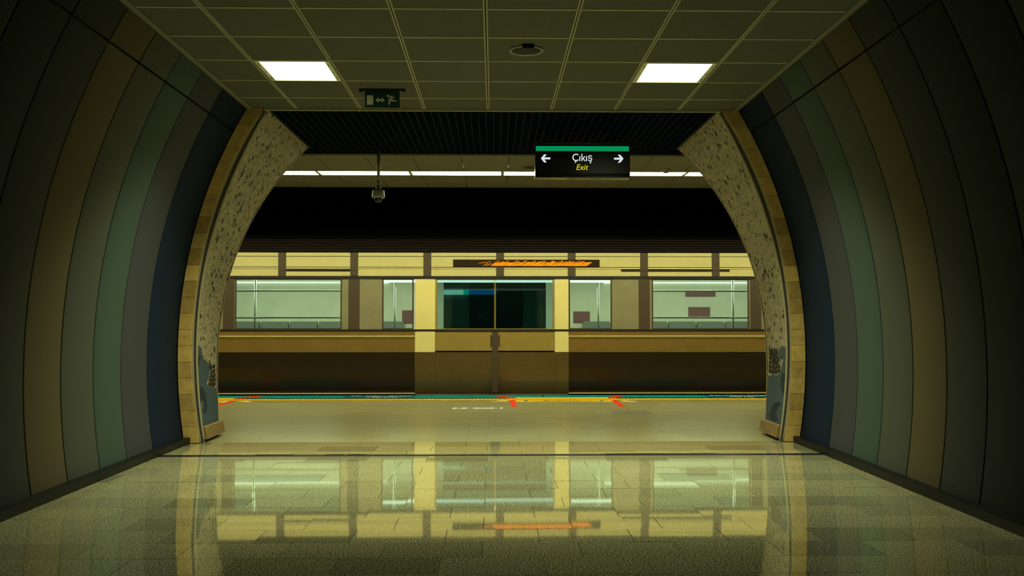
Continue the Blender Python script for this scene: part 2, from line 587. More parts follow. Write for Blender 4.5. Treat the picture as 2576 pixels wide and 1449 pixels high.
rl = MB()
for y in ysr[1:-1]:
    for i in range(len(xs) - 1):
        rl.box(xs[i] + .016, xs[i + 1] - .016, y - .012, y + .012, CEIL - .0025, CEIL + .01)
rl.build('cross_rails', M['rail'], ceil)
mb = MB().box(-2.4, 2.4, Y0, 8.70, CEIL + .06, CEIL + .12)
mb.build('plenum_lid', M['void'], ceil)
for s, nm in ((-1, 'left'), (1, 'right')):
    mb = MB()
    a, b = sorted((s * 2.262, s * 2.315))
    mb.box(a, b, Y0, 8.70, CEIL - .012, CEIL - .001)
    a, b = sorted((s * 2.308, s * 2.318))
    mb.box(a, b, Y0, 8.70, CEIL - .012, CEIL + .05)
    tag(mb.build('trim_3' if s < 0 else 'trim_4', M['trim']), 'pale edge angle where the ceiling meets the %s wall' % nm, 'ceiling trim', kind='structure')
mb = MB()
mb.box(-2.155, 2.155, 8.703, 8.735, CEIL - .022, CEIL + .04)
tag(mb.build('trim_5', M['rail']), 'pale bar ending the tiled ceiling above the arch opening', 'ceiling trim', kind='structure')

# ------------------------------------------------------------------ dark open-cell ceiling between arch and platform ceiling
mb = MB()
def slats(x0, x1, y0, y1):
    n = int((x1 - x0) / .075)
    for i in range(n + 1):
        x = x0 + (x1 - x0) * i / n
        mb.box(x - .0028, x + .0028, y0, y1, CEIL, CEIL + .05)
    n = int((y1 - y0) / .075)
    for i in range(n + 1):
        y = y0 + (y1 - y0) * i / n
        mb.box(x0, x1, y - .004, y + .004, CEIL + .004, CEIL + .05)
slats(-2.12, 2.12, 8.745, 10.72)
for sx in (-1, 1):
    a, b = sorted((sx * 2.112, sx * 2.150))
    mb.box(a, b, 8.745, 10.74, CEIL - .004, CEIL + .05)
slats(-XP, XP, 10.74, 11.17)
g = mb.build('ceiling_grille', M['slat'], fix=False)
tag(g, 'black open-cell slatted ceiling inside the arch opening', 'ceiling', kind='structure')
MB().box(-XP, XP, 8.70, 11.2, CEIL + .36, CEIL + .42).build('dark_plenum', M['void'], g)

# ------------------------------------------------------------------ platform ceiling
mb, rl = MB(), MB()
PX0 = .191
pxs = [PX0 + .5915 * i for i in range(-14, 15)]
pxs = [-XP] + [x for x in pxs if abs(x) < XP - .1] + [XP]
pys = [11.20, 11.80, 12.44, 12.80, 13.40, 14.00]
for i in range(len(pxs) - 1):
    for q in range(5):
        if q == 2:
            continue
        mb.box(pxs[i] + .004, pxs[i + 1] - .004, pys[q] + .003, pys[q + 1] - .003, CEIL, CEIL + .02)
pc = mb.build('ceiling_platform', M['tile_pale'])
tag(pc, 'narrow tiled ceiling over the platform edge with a line of lights', 'ceiling', kind='structure')
for y in (11.80, 13.40):
    rl.box(-XP, XP, y - .008, y + .008, CEIL - .003, CEIL + .01)
rl.box(-XP, XP, 11.175, 11.20, CEIL - .02, CEIL + .03)
rl.build('cross_rails', M['rail'], pc)
MB().box(-XP, XP, 11.2, 14.0, CEIL + .08, CEIL + .14).build('plenum_lid', M['void'], pc)
MB().box(-XP, XP, 14.0, 14.06, CEIL - .004, CEIL + 1.2).build('edge_fascia', M['void'], pc)

# ------------------------------------------------------------------ platform side walls, tunnel
for s, nm in ((-1, 'left'), (1, 'right')):
    zs = [i * 3.5 / 20 for i in range(21)]
    mb = MB()
    mb.grid([[(s * (X_mos(min(z, 3.3)) + .02) if t == 0 else s * XP, Y_far(min(z, 3.4)) + .02, z) for t in (0, 1)] for z in zs])
    w = mb.build('wall_platform_' + nm, M['p_slate'])
    tag(w, 'curved platform side wall beyond the %s arch, mostly out of view' % nm, 'wall', kind='structure')
mb = MB().box(-9, 9, 17.62, 17.8, -1.1, 4.4)
wt = mb.build('wall_tunnel', M['void'])  # upper wall coloured near black to keep strip light spill dark
MB().box(-9, 9, 17.6, 17.62, -1.0, 2.15).build('wall_lower_lit', M['tunnel'], wt)  # same wall, lower part coloured paler so it looks lit
tag(wt, 'dark tunnel wall behind the train', 'wall', kind='structure')
mb = MB().box(-9, 9, YE, 17.6, -1.2, -1.1)
tag(mb.build('floor_tunnel', M['void']), 'black track bed below the platform edge', 'floor', kind='structure')
mb = MB().box(-9, 9, 13.9, 17.8, 4.3, 4.4)
tag(mb.build('ceiling_tunnel', M['void']), 'black tunnel roof above the train', 'ceiling', kind='structure')

# ------------------------------------------------------------------ mosaic arches
DATA = {
 -1: dict(
  body=[(8.772, .150), (8.772, .429), (8.772, .645), (8.772, .736), (8.775, .827), (8.80, .889), (8.84, .905), (8.89, .877), (8.925, .82), (8.92, .765), (8.96, .765), (9.045, .75), (9.12, .716), (9.15, .656), (9.1, .582), (9.03, .529), (9.075, .499), (9.155, .482), (9.33, .467), (9.318, .335), (9.292, .150)],
  dark=[[(8.79, .40), (8.84, .518), (8.915, .5), (8.985, .4), (9.0, .322), (8.94, .26), (8.865, .253), (8.835, .302), (8.88, .289), (8.915, .33), (8.875, .39), (8.82, .375)]],
  light=[[(8.79, .30), (8.80, .362), (8.86, .392), (8.9, .362), (8.845, .329), (8.83, .283), (8.89, .25), (8.81, .235)]],
  stones=[[(9.12, .716), (9.325, .704), (9.32, .475), (9.08, .505), (9.15, .60), (9.16, .66)], [(8.78, .80), (8.865, .811), (8.84, .711), (8.775, .717)]],
  birds=[(9.355, 2.863, .15, 10), (8.98, 2.539, .16, 75), (9.365, 2.249, .15, 60), (9.79, 2.517, .14, -35), (8.945, 1.902, .17, 15), (9.55, 1.568, .12, -60)]),
 1: dict(
  body=[(8.86, .89), (8.915, .89), (8.99, .871), (9.04, .828), (9.025, .759), (8.99, .73), (8.95, .748), (8.97, .789), (8.915, .791), (8.885, .751), (8.91, .695), (8.97, .63), (9.065, .593), (9.345, .584), (9.318, .308), (9.292, .15), (8.772, .15), (8.772, .316), (8.772, .65), (8.775, .839), (8.81, .88)],
  dark=[[(8.86, .644), (8.91, .613), (8.93, .543), (8.885, .465), (8.835, .428), (8.79, .452), (8.778, .502), (8.79, .538), (8.825, .53), (8.835, .503), (8.835, .536), (8.795, .566), (8.78, .602), (8.80, .641)]],
  light=[[(9.215, .185), (9.12, .307), (9.005, .348), (8.915, .353), (8.835, .333), (8.925, .311), (8.98, .265), (8.955, .205), (8.88, .159), (9.06, .158)]],
  stones=[[(9.33, .847), (9.05, .856), (9.03, .74), (8.97, .72), (8.93, .74), (8.95, .66), (9.05, .61), (9.335, .60)]],
  birds=[(9.285, 2.89, .16, 15), (8.90, 2.584, .15, -40), (9.61, 2.568, .15, 20), (8.95, 1.938, .18, 10), (9.245, 1.617, .12, 70)])}
GULL = [(-1, .10), (-.62, .34), (-.22, .14), (-.05, .30), (.10, .30), (.16, .16), (.55, .38), (1, .22), (.50, .16), (.18, -.12), (.10, -.42), (-.08, -.42), (-.12, -.10), (-.55, .12)]

def inside(p, pl):
    r = False
    for i in range(len(pl)):
        a, b = pl[i], pl[i - 1]
        if (a[1] > p[1]) != (b[1] > p[1]) and p[0] < (b[0] - a[0]) * (p[1] - a[1]) / (b[1] - a[1]) + a[0]:
            r = not r
    return r

def arch(side, label):
    t = thing('station_arch', label, 'arch', (side * 2.75, 8.7, 0))
    # stone frame, block by block
    mb = MB()
    z = .004
    zt = CEIL - .002
    i = 0
    while z < zt - .02:
        h = (.150, .148, .152)[i % 3] if z < 2.0 else (.185, .26, .21)[i % 3]
        z2 = min(z + h, zt)
        n = 3
        rows_ = []
        for q in range(n + 1):
            zz = z + .0015 + (z2 - z - .003) * q / n
            xo, xi = X_out(zz) - .001, X_in(zz) + .002
            rows_.append([(side * xo, YJ + .075, zz), (side * xo, YJ + .006, zz), (side * (xo - .006), YJ, zz), (side * (xi + .004), YJ, zz), (side * xi, YJ + .004, zz), (side * xi, YJ + .075, zz)])
        mb.grid(rows_, smooth=False)
        for r in (rows_[0], rows_[-1]):
            mb.add(r, [tuple(range(6))])
        z = z2
        i += 1
    mb.build('stone_frame', M['stone'], t)
    mb = MB()
    zz = [.004 + (CEIL - .03) * q / 40 for q in range(41)]
    mb.grid([[(side * (X_in(z) + .006), YJ + .02, z), (side * (X_in(z) - .028), YJ + .03, z), (side * (X_mos(z) - .001), YJ + .074, z)] for z in zz])
    mb.build('groove', M['groove'], t)
    mb = MB()
    mb.tube([(side * (X_in(z) - .004), YJ + .012, z) for z in zz], .0085)
    mb.tube([(side * (X_mos(z) - .004), YJ + .052, z) for z in zz], .0135)
    mb.build('bead_moulding', M['bead'], t)
    # mosaic
    g = []
    for q in range(45):
        z = .145 + (CEIL - .145) * q / 44
        row = []
        for c in range(13):
            row.append((side * X_mos(z), 8.765 + (Y_far(z) - 8.765) * c / 12, z))
        row.append((side * (X_mos(z) + .02), Y_far(z) + .004, z))
        g.append(row)
    mo = MB().grid(g).build('mosaic_panel', M['mosaic'], t)
    mb = MB()
    mb.grid([[(side * (X_mos(z) - .004), Y_far(z) - .022, z), (side * (X_mos(z) - .006), Y_far(z) - .004, z), (side * (X_mos(z) + .02), Y_far(z) + .008, z)] for z in [.14 + 2.99 * q / 40 for q in range(41)]])
    mb.build('edge_strip', M['bead'], t)
    def on(d):
        return lambda y, z, w: (side * (X_mos(z) - d - w), y, z)
    def inlay(pl, d, name, m):
        # cut the outline into thin horizontal bands so that it follows the curved panel
        mb = MB()
        z0, z1 = min(p[1] for p in pl), max(p[1] for p in pl)
        ns = max(4, int((z1 - z0) / .012))
        for b in range(ns):
            za, zb = z0 + (z1 - z0) * b / ns, z0 + (z1 - z0) * (b + 1) / ns
            def cuts(zq):
                xs_ = []
                for i in range(len(pl)):
                    a, c = pl[i], pl[i - 1]
                    if (a[1] > zq) != (c[1] > zq):
                        xs_.append(a[0] + (c[0] - a[0]) * (zq - a[1]) / (c[1] - a[1]))
                return sorted(xs_)
            zm = (za + zb) / 2
            ca, cm, cb = cuts(za + 1e-5), cuts(zm), cuts(zb - 1e-5)
            if len(ca) != len(cm): ca = cm
            if len(cb) != len(cm): cb = cm
            for e in range(0, len(cm) - 1, 2):
                P = [(ca[e], za), (ca[e + 1], za), (cb[e + 1], zb), (cb[e], zb)]
                f = on(d)
                mb.add([f(y, z, 0) for y, z in P], [(0, 1, 2, 3)])
        mb.build(name, m, mo)
    D = DATA[side]
    inlay(D['body'], .0022, 'wave', M['wave'])
    for p in D['light']:
        inlay(p, .0032, 'wave_curl', M['wave_light'] if side < 0 else M['wave_dark'])
    for p in D['dark']:
        inlay(p, .0042, 'wave_swirl', M['wave_dark'])
    mb = MB()
    rnd = random.Random(3 + side)
    for pl in D['stones']:
        y0, y1 = min(p[0] for p in pl), max(p[0] for p in pl)
        z0, z1 = min(p[1] for p in pl), max(p[1] for p in pl)
        y = y0 + .012
        while y < y1:
            z = z0 + rnd.random() * .044
            while z < z1:
                py, pz = y + rnd.uniform(-.006, .006), z
                if inside((py, pz), pl):
                    ry, rz = rnd.uniform(.012, .018), rnd.uniform(.017, .025)
                    ring = []
                    for a in range(7):
                        an = 2 * math.pi * a / 7 + rnd.uniform(-.2, .2)
                        yy, z_ = py + ry * math.cos(an), pz + rz * math.sin(an)
                        ring.append((side * (X_mos(z_) - .005), yy, z_))
                    ring.append((side * (X_mos(pz) - .010), py, pz))
                    mb.add(ring, [(a, (a + 1) % 7, 7) for a in range(7)], True)
                z += rnd.uniform(.036, .048)
            y += .031
    mb.build('dark_pebbles', M['pebble'], mo)['kind'] = 'stuff'
    for (y, z, s, ang) in D['birds']:
        a = math.radians(ang)
        pl = [(y + .5 * s * (u * math.cos(a) - v * math.sin(a)), z + .5 * s * 1.15 * (u * math.sin(a) + v * math.cos(a))) for u, v in GULL]
        inlay(pl, .003, 'bird', M['bird'])
    # base block under the mosaic
    mb = MB()
    pr = [(0, .035), (0, .142)]
    zz = (.03, .138, .146)
    g = []
    for y in [8.772 + (9.34 - 8.772) * q / 6 for q in range(7)]:
        g.append([(side * 2.84, y, .03), (side * 2.668, y, .03), (side * 2.688, y, .140), (side * 2.715, y, .147)])
    mb.grid(g, smooth=False)
    mb.add(g[0], [(0, 1, 2, 3)])
    mb.add(g[-1], [(0, 1, 2, 3)])
    mb.build('base_block', M['base_stone'], t)
    a, b = sorted((side * 2.72, side * 2.80))
    MB().box(a, b, 8.78, 9.30, -.001, .03).build('base_recess', M['black'], t)
    return t
arch(-1, 'mosaic lined stone arch with blue wave on the left of the opening')
arch(1, 'mosaic lined stone arch with blue wave on the right of the opening')

# ------------------------------------------------------------------ lamps
def panel_light(cell, label):
    xa, xb, ya, yb = cell
    xa, xb, ya, yb = xa + .017, xb - .017, ya + .012, yb - .004
    t = thing('ceiling_light', label, 'ceiling light', ((xa + xb) / 2, (ya + yb) / 2, CEIL), 'square lit panels in the passage ceiling')
    mb = MB()
    w = .030
    for a, b, c, d in ((xa, xa + w, ya, yb), (xb - w, xb, ya, yb), (xa + w, xb - w, ya, ya + .008), (xa + w, xb - w, yb - .008, yb)):
        mb.box(a, b, c, d, CEIL - .006, CEIL + .03)
    fr = mb.build('frame', M['lamp_frame'], t)
    for x in (xa + w / 2, xb - w / 2):
        for f in (.12, .2, .52, .80, .88):
            MB().lathe([(.005, -.002), (.005, .002)], (x, ya + (yb - ya) * f, CEIL - .007), 8, smooth=False).build('slot', M['black'], fr)
    MB().box(xa + w, xb - w, ya + .008, yb - .008, CEIL - .002, CEIL + .02).build('diffuser', M['panel_lamp'], t)
    ld = bpy.data.lights.new('lamp', 'AREA')
    ld.shape = 'RECTANGLE'
    ld.size = xb - xa - 2 * w
    ld.size_y = yb - ya - .016
    ld.energy = PANEL_W
    ld.color = LAMP_COL
    ld.spread = math.radians(PANEL_SPREAD)
    lo = bpy.data.objects.new('lamp', ld)
    COL.objects.link(lo)
    lo.parent = t
    lo.location = (0, .002, -.006)
    return t
light_cells.sort()
panel_light(light_cells[0], 'glowing square ceiling panel on the left, nearest the green running-man sign')
panel_light(light_cells[1], 'glowing square ceiling panel on the right, past the round loudspeaker')

lab = {-3.632: 'lit strip light segment cut off by the left mosaic arch',
       -2.382: 'lit strip light segment crossed by the dome camera pole',
       -1.131: 'lit strip light segment between the camera pole and the hanging exit sign',
       .119: 'lit strip light segment whose end goes behind the left edge of the hanging exit sign',
       1.370: 'lit strip light segment emerging right of the hanging exit sign, under the smoke detector',
       2.620: 'lit strip light segment cut off by the right mosaic arch'}
def strip_light(x, label):
    t = thing('strip_light', label, 'strip light', (x + .625, 12.62, CEIL), 'row of strip lights over the platform edge')
    mb = MB()
    for a, b, c, d in ((x + .004, x + 1.246, 12.445, 12.463), (x + .004, x + 1.246, 12.777, 12.795), (x + .004, x + .022, 12.463, 12.777), (x + 1.228, x + 1.246, 12.463, 12.777)):
        mb.box(a, b, c, d, CEIL - .004, CEIL + .05)
    mb.build('frame', M['lamp_frame'], t)
    MB().box(x + .022, x + 1.228, 12.463, 12.777, CEIL, CEIL + .02).build('diffuser', M['strip_lamp'], t)
    return t
proto = None
for kk in range(-5, 5):
    x = round(.1195 + kk * 1.2505, 3)
    l = next((v for k_, v in lab.items() if abs(k_ - x) < .01), None)
    if l is None:
        l = 'strip light segment continuing the row past the left arch' if x < 0 else 'strip light segment continuing the row past the right arch'
    if proto is None:
        proto = strip_light(x, l)
        px0 = x
    else:
        c = copy_tree(proto)
        c.location.x = x + .625
        c['label'] = l

# ------------------------------------------------------------------ ceiling fittings
def speaker(name, c, r, label):
    t = thing(name, label, 'loudspeaker', c, 'round loudspeakers in the ceilings')
    x, y, z = c
    mb = MB()
    n = 36
    ring = [(r, 0), (r, -.006), (r * .97, -.011), (r * .83, -.011), (r * .80, -.004)]
    vs, fs = [], []
    for rr, h in ring:
        for q in range(n):
            a = 2 * math.pi * q / n
            vs.append((x + rr * math.cos(a), y + rr * math.sin(a), z + h))
    for i in range(len(ring) - 1):
        for q in range(n):
            fs.append((i * n + q, i * n + (q + 1) % n, (i + 1) * n + (q + 1) % n, (i + 1) * n + q))
    mb.add(vs, fs, True)
    mb.build('rim', M['grey_metal'], t)
    MB().lathe([(r * .82, .0), (r * .81, -.006), (r * .5, -.010), (.01, -.011)], c, 36).build('grille', M['grille'], t)
    return t
sp = speaker('ceiling_speaker', (.238, 6.777, CEIL), .131, 'round black ceiling loudspeaker with a grey rim between the two lit panels')
MB().box(.205, .290, 6.620, 6.634, CEIL - .030, CEIL).build('bracket', M['black'], sp)
speaker('ceiling_speaker', (.505, 12.08, CEIL), .150, 'dark round loudspeaker in the platform ceiling half hidden by the hanging exit sign')

t = thing('smoke_detector', 'small smoke detector on the platform ceiling right of the hanging exit sign', 'smoke detector', (2.28, 12.23, CEIL))
MB().lathe([(.060, 0), (.060, -.010), (.050, -.016)], (2.28, 12.23, CEIL), 20).build('base', M['white_plastic'], t)
mb = MB().lathe([(.036, -.032), (.040, -.038), (.028, -.050), (.008, -.054)], (2.28, 12.23, CEIL), 20)
for a in range(6):
    an = a * math.pi / 3
    mb.box(2.28 + .034 * math.cos(an) - .003, 2.28 + .034 * math.cos(an) + .003, 12.23 + .034 * math.sin(an) - .003, 12.23 + .034 * math.sin(an) + .003, CEIL - .034, CEIL - .014)
mb.build('sensor_cage', M['white_plastic'], t)

# emergency exit sign
SX, SY = -.961, 7.98
t = thing('emergency_exit_sign', 'green running-man exit sign hanging from the ceiling near the left lit panel', 'exit sign', (SX, SY, CEIL))
mb = MB()
mb.cbox(SX - .198, SX + .198, SY - .028, SY + .028, CEIL - .014, CEIL, .004)
for s in (-1, 1):
    mb.box(SX + s * .185 - .012, SX + s * .185 + .012, SY - .022, SY + .022, CEIL - .022, CEIL - .012)
mb.build('mounting_rail', M['black'], t)
pl = MB().box(SX - .149, SX + .149, SY - .006, SY + .006, CEIL - .160, CEIL - .008).build('panel', M['sign_green'], t)
def es(u, v):      # drawing units of the sign face
    return SX + (u - 1184) / 1235 * .297, CEIL - .0155 - (v - 385) / 615 * .1455
def esf(a, b, w):
    return (a, SY - .0062 - w, b)
MB().prism([es(640, 545), es(862, 545), es(862, 890), es(640, 890)], 0, .0012, esf).build('door_symbol', M['sign_white'], pl)
MB().prism([es(*p) for p in ((945, 718), (1058, 610), (1052, 682), (1174, 682), (1162, 610), (1278, 718), (1166, 824), (1174, 762), (1052, 762), (1056, 824))], 0, .0012, esf).build('double_arrow', M['sign_white'], pl)
mb = MB()
mb.prism([es(1383 + 46 * math.cos(a * math.pi / 8), 562 + 48 * math.sin(a * math.pi / 8)) for a in range(16)], 0, .0012, esf)
mb.prism([es(*p) for p in ((1435, 572), (1465, 556), (1545, 556), (1640, 640), (1612, 668), (1530, 602), (1515, 610), (1598, 722), (1705, 725), (1705, 772), (1572, 775), (1530, 748), (1466, 800), (1462, 888), (1408, 888), (1404, 778), (1475, 715), (1490, 695), (1428, 606))], 0, .0012, esf)
mb.prism([es(*p) for p in ((1385, 702), (1440, 655), (1478, 688), (1416, 738))], 0, .0012, esf)
mb.build('running_figure', M['sign_white'], pl)

# big hanging exit sign
HY = 9.90
t = thing('hanging_exit_sign', 'black hanging sign with green bar and two arrows over the platform entrance', 'hanging sign', (.952, HY, CEIL))
def hs(px, py):
    return .442 + (px - 1346) / 239.0 * 1.020, 3.033 - (py - 360.5) / 86.0 * .369
def hz(u, v):      # lettering measured in units of 1/7.576 px
    return hs(1300 + u / 7.576, 330 + v / 7.576)
def hf(a, b, w):
    return (a, HY - .001 - w, b)
mb = MB()
x0, zt = hz(350, 235)
x1, zb = hz(2158, 850)
bx = MB().cbox(x0, x1, HY, HY + .15, zb, zt, .006).build('sign_box', M['sign_black'], t)
xa, za = hz(343, 215)
xb, zc = hz(2165, 888)
MB().cbox(xa, xb, HY - .008, HY + .158, za - .020, za, .004).build('end_cap', M['sign_black'], t)
MB().cbox(xa, xb, HY - .008, HY + .158, zc, zc + .022, .004).build('end_cap', M['sign_black'], t)
MB().tube([(xa + .002, HY - .012, hz(0, 818)[1]), (xb - .002, HY - .012, hz(0, 818)[1])], .0045).build('trim_tube', M['sign_black'], t)
MB().tube([(xa + .002, HY - .009, za - .004), (xb - .002, HY - .009, za - .004)], .0025).build('trim_tube', M['sign_black'], t)
for x in (.62, 1.29):
    MB().tube([(x, HY + .075, za - .002), (x, HY + .075, CEIL + .05)], .011).build('hanger_rod', M['black'], t)
def hrect(u0, v0, u1, v1, d0, d1):
    return MB().prism([hz(u0, v0), hz(u1, v0), hz(u1, v1), hz(u0, v1)], d0, d1, hf)
hrect(362, 288, 2135, 382, 0, .002).build('green_bar', M['lit_green'], t)
LA = [(458, 522), (520, 448), (567, 448), (523, 504), (638, 504), (638, 541), (523, 541), (567, 598), (520, 598)]
MB().prism([hz(*p) for p in LA], 0, .002, hf).build('left_arrow', M['lit_white'], t)
MB().prism([hz(2490 - p[0], p[1] + 1) for p in LA], 0, .002, hf).build('right_arrow', M['lit_white'], t)
a, b = hz(1058, 612), hz(1435, 432)
text_mb('\u00c7\u0131k\u0131\u015f', (a[0], b[0], a[1], b[1]), hf, .002, bold=.004).build('lettering', M['lit_white'], t)
a, b = hz(1133, 740), hz(1360, 634)
text_mb('Exit', (a[0], b[0], a[1], b[1]), hf, .002, shear=.22, bold=.002).build('lettering', M['lit_yellow'], t)

# dome camera on a pole
cx, cy = -1.347, 10.85
t = thing('security_camera', 'white dome security camera on a dark pole hanging over the platform', 'security camera', (cx, cy, CEIL))
MB().lathe([(.019, 2.742), (.019, CEIL + .02)], (cx, cy, 0), 16).build('pole', M['grey_metal'], t)
mb = MB().lathe([(.024, 2.705), (.026, 2.735), (.026, 2.75), (.019, 2.755)], (cx, cy, 0), 16)
mb.lathe([(.030, 2.655), (.028, 2.705)], (cx, cy, 0), 16)
mb.build('collar', M['grey_metal'], t)
mb = MB().lathe([(.058, 2.559), (.078, 2.566), (.078, 2.580), (.074, 2.600), (.068, 2.645), (.055, 2.655), (.02, 2.657)], (cx, cy, 0), 28)
mb.build('housing', M['white_plastic'], t)
MB().lathe([(.004, 2.508), (.022, 2.511), (.038, 2.522), (.048, 2.540), (.052, 2.560)], (cx, cy, 0), 28).build('dome', M['dome'], t)

# ------------------------------------------------------------------ floor markings
def fl(u, v, w):
    return (u, v, w)
def flat(pl, z0, z1):
    return MB().prism(pl, z0, z1, fl)
o = MB().box(-XP, XP, 13.535, 13.975, 0, .003).build('edge_strip', M['teal_paint'])
tag(o, 'teal band painted along the platform edge', 'floor strip')
flat([(.722, 13.54), (.742, 13.54), (.742, 13.972), (.722, 13.972)], .003, .0036).build('joint', M['black'], o)
for xa, xb, tx, ty in ((-2.20, -1.16, (-2.125, -1.205), (-1.86, -1.40)), (3.15, 4.20, (3.22, 4.145), (3.47, 3.83))):
    p = flat([(xa, 13.54), (xb, 13.54), (xb, 13.972), (xa, 13.972)], .003, .0036).build('text_patch', M['blue_paint'], o)
    text_mb("4'l\u00fc Vagon B\u00f6lgesi", (tx[0], tx[1], 13.775, 13.955), fl, .0044, bold=.01).build('lettering', M['white_paint'], p)
    text_mb('4 Car Area', (ty[0], ty[1], 13.575, 13.735), fl, .0044, bold=.01).build('lettering', M['white_paint'], p)
mb = MB().box(-XP, XP, 13.13, 13.365, -.001, .004)
o = mb.build('tactile_strip', M['yellow_paint'])
tag(o, 'yellow ribbed warning strip along the platform edge', 'tactile strip')
mb = MB()
x = -XP + .02
while x < XP - .08:
    mb.prism([(x, 13.145), (x + .022, 13.145), (x + .062, 13.350), (x + .040, 13.350)], .004, .010, fl)
    x += .058
mb.build('ribs', M['yellow_paint'], o)

def red_mark(low, up, label):
    c = low[0]
    t = thing('red_floor_arrow', label, 'floor marking', (c[0], c[1], 0), 'red bent arrows on the platform floor')
    flat(low, 0, .003).build('floor_bar', M['red_paint'], t)
    flat(up, .0036, .0052).build('edge_bar', M['red_paint'], t)
red_mark([(.228, 13.125), (.306, 13.125), (.309, 12.218), (.232, 12.219)], [(-.001, 13.902), (.076, 13.901), (.31, 13.552), (.311, 13.372), (.229, 13.374)],
         'bent red line on the floor at the left end of the middle yellow sticker')
red_mark([(1.656, 13.125), (1.728, 13.125), (1.728, 12.19), (1.642, 12.192)], [(1.895, 13.936), (1.97, 13.935), (1.733, 13.39), (1.657, 13.392), (1.664, 13.606)],
         'bent red line on the floor at the right end of the middle yellow sticker')
red_mark([(-3.676, 12.35), (-3.70, 12.25), (-3.63, 12.25), (-3.590, 13.125), (-3.668, 13.125)], [(-3.677, 13.444), (-3.7, 13.63), (-3.526, 13.965), (-3.404, 13.962), (-3.6, 13.443)],
         'bent red line on the floor beside the foot of the left arch')
def sticker(pl, label, sq, txt):
    t = thing('yellow_sticker', label, 'floor sticker', (pl[0][0], pl[0][1], 0), 'yellow floor stickers at the train doors')
    flat(pl, .0038, .0048).build('strip', M['yellow_paint'], t)
    lo = [(pl[0][0] - .004, 13.118), (pl[1][0] - .006, 13.118), pl[2], pl[3]]
    flat(lo, .0004, .0024).build('front_strip', M['yellow_paint'], t)
    for a in (0, 1):
        p, q = (lo[0], lo[3]) if a == 0 else (lo[1], lo[2])
        s = -1 if a == 0 else 1
        flat([p, (p[0] + s * .022, p[1]), (q[0] + s * .022, q[1]), q], .0004, .0026).build('end_tick', M['white_paint'], t)
    for x in sq:
        f = flat([(x - .045, 12.95), (x + .045, 12.95), (x + .045, 13.115), (x - .045, 13.115)], .0024, .003).build('emblem', M['white_paint'], t)
        flat([(x - .028, 12.975), (x + .028, 12.975), (x + .028, 13.09), (x - .028, 13.09)], .003, .0036).build('emblem_mark', M['green_ink'], f)
    if txt:
        text_mb('Bu alanda', (.70, 1.20, 13.015, 13.110), fl, .0032).build('lettering', M['brown_ink'], t)
        text_mb('beklemeyiniz!', (.574, 1.368, 12.895, 13.000), fl, .0032).build('lettering', M['brown_ink'], t)
def box4(xa, xb):
    return [(xa, 13.592), (xb, 13.592), (xb - .012, 12.88), (xa - .005, 12.88)]
# the upper half lies over the edge band, the lower half on the granite
def sticker2(xa, xb, label, sq, txt):
    pl = [(xa, 13.592), (xb, 13.592), (xb, 13.366), (xa, 13.366)]
    t = thing('yellow_sticker', label, 'floor sticker', (xa, 13.0, 0), 'yellow floor stickers at the train doors')
    flat(pl, .0042, .0048).build('edge_half', M['yellow_paint'], t)
    h = flat([(xa - .004, 13.118), (xb - .008, 13.118), (xb - .018, 12.88), (xa - .008, 12.88)], .0004, .0024).build('floor_half', M['yellow_paint'], t)
    for p, q, s in (((xa - .004, 13.118), (xa - .008, 12.88), -1), ((xb - .008, 13.118), (xb - .018, 12.88), 1)):
        flat([p, (p[0] + s * .024, p[1]), (q[0] + s * .024, q[1]), q], .0004, .0026).build('end_tick', M['white_paint'], h)
    for x in sq:
        f = flat([(x - .05, 12.94), (x + .05, 12.94), (x + .05, 13.112), (x - .05, 13.112)], .0024, .003).build('emblem', M['pale_yellow'], h)
        flat([(x - .028, 12.97), (x + .028, 12.97), (x + .028, 13.09), (x - .028, 13.09)], .003, .0036).build('emblem_mark', M['green_ink'], h)
    if txt:
        text_mb('Bu alanda', (.72, 1.20, 13.015, 13.110), fl, .0032).build('lettering', M['brown_ink'], h)
        text_mb('beklemeyiniz!', (.574, 1.368, 12.895, 13.000), fl, .0032).build('lettering', M['brown_ink'], h)
sticker2(.316, 1.662, 'yellow floor sticker with dark lettering between the two bent red lines', (.45, 1.512), True)
sticker2(-4.95, -3.713, 'yellow floor sticker cut off by the left mosaic arch', (-3.90,), False)
def yarrow(pl, label):
    t = thing('yellow_floor_arrow', label, 'floor arrow', (pl[0][0], pl[0][1], 0), 'small yellow arrows beside the red lines')
    flat(pl, 0, .0024).build('arrow', M['pale_yellow'], t)
yarrow([(-.046, 12.887), (.03, 13.02), (.09, 13.11), (.212, 13.118), (.204, 12.974), (.089, 12.958)], 'small pale yellow arrow left of the middle yellow sticker')
yarrow([(1.76, 12.99), (1.80, 13.10), (1.856, 13.09), (1.916, 13.002), (2.007, 12.939), (1.91, 12.849), (1.80, 12.943)], 'small pale yellow arrow right of the middle yellow sticker')
yarrow([(-3.560, 13.02), (-3.55, 13.12), (-3.446, 13.118), (-3.440, 13.07), (-3.341, 13.013), (-3.392, 12.911), (-3.51, 13.0)], 'small pale yellow arrow near the foot of the left arch')
t = thing('white_text_strip', 'narrow white strip with black lettering on the floor left of the middle sticker', 'floor sticker', (-.2, 12.0, 0))
flat([(-.527, 12.075), (.114, 12.082), (.117, 11.925), (-.525, 11.918)], 0, .002).build('strip', M['white_paint'], t)
mb = MB()
rnd = random.Random(5)
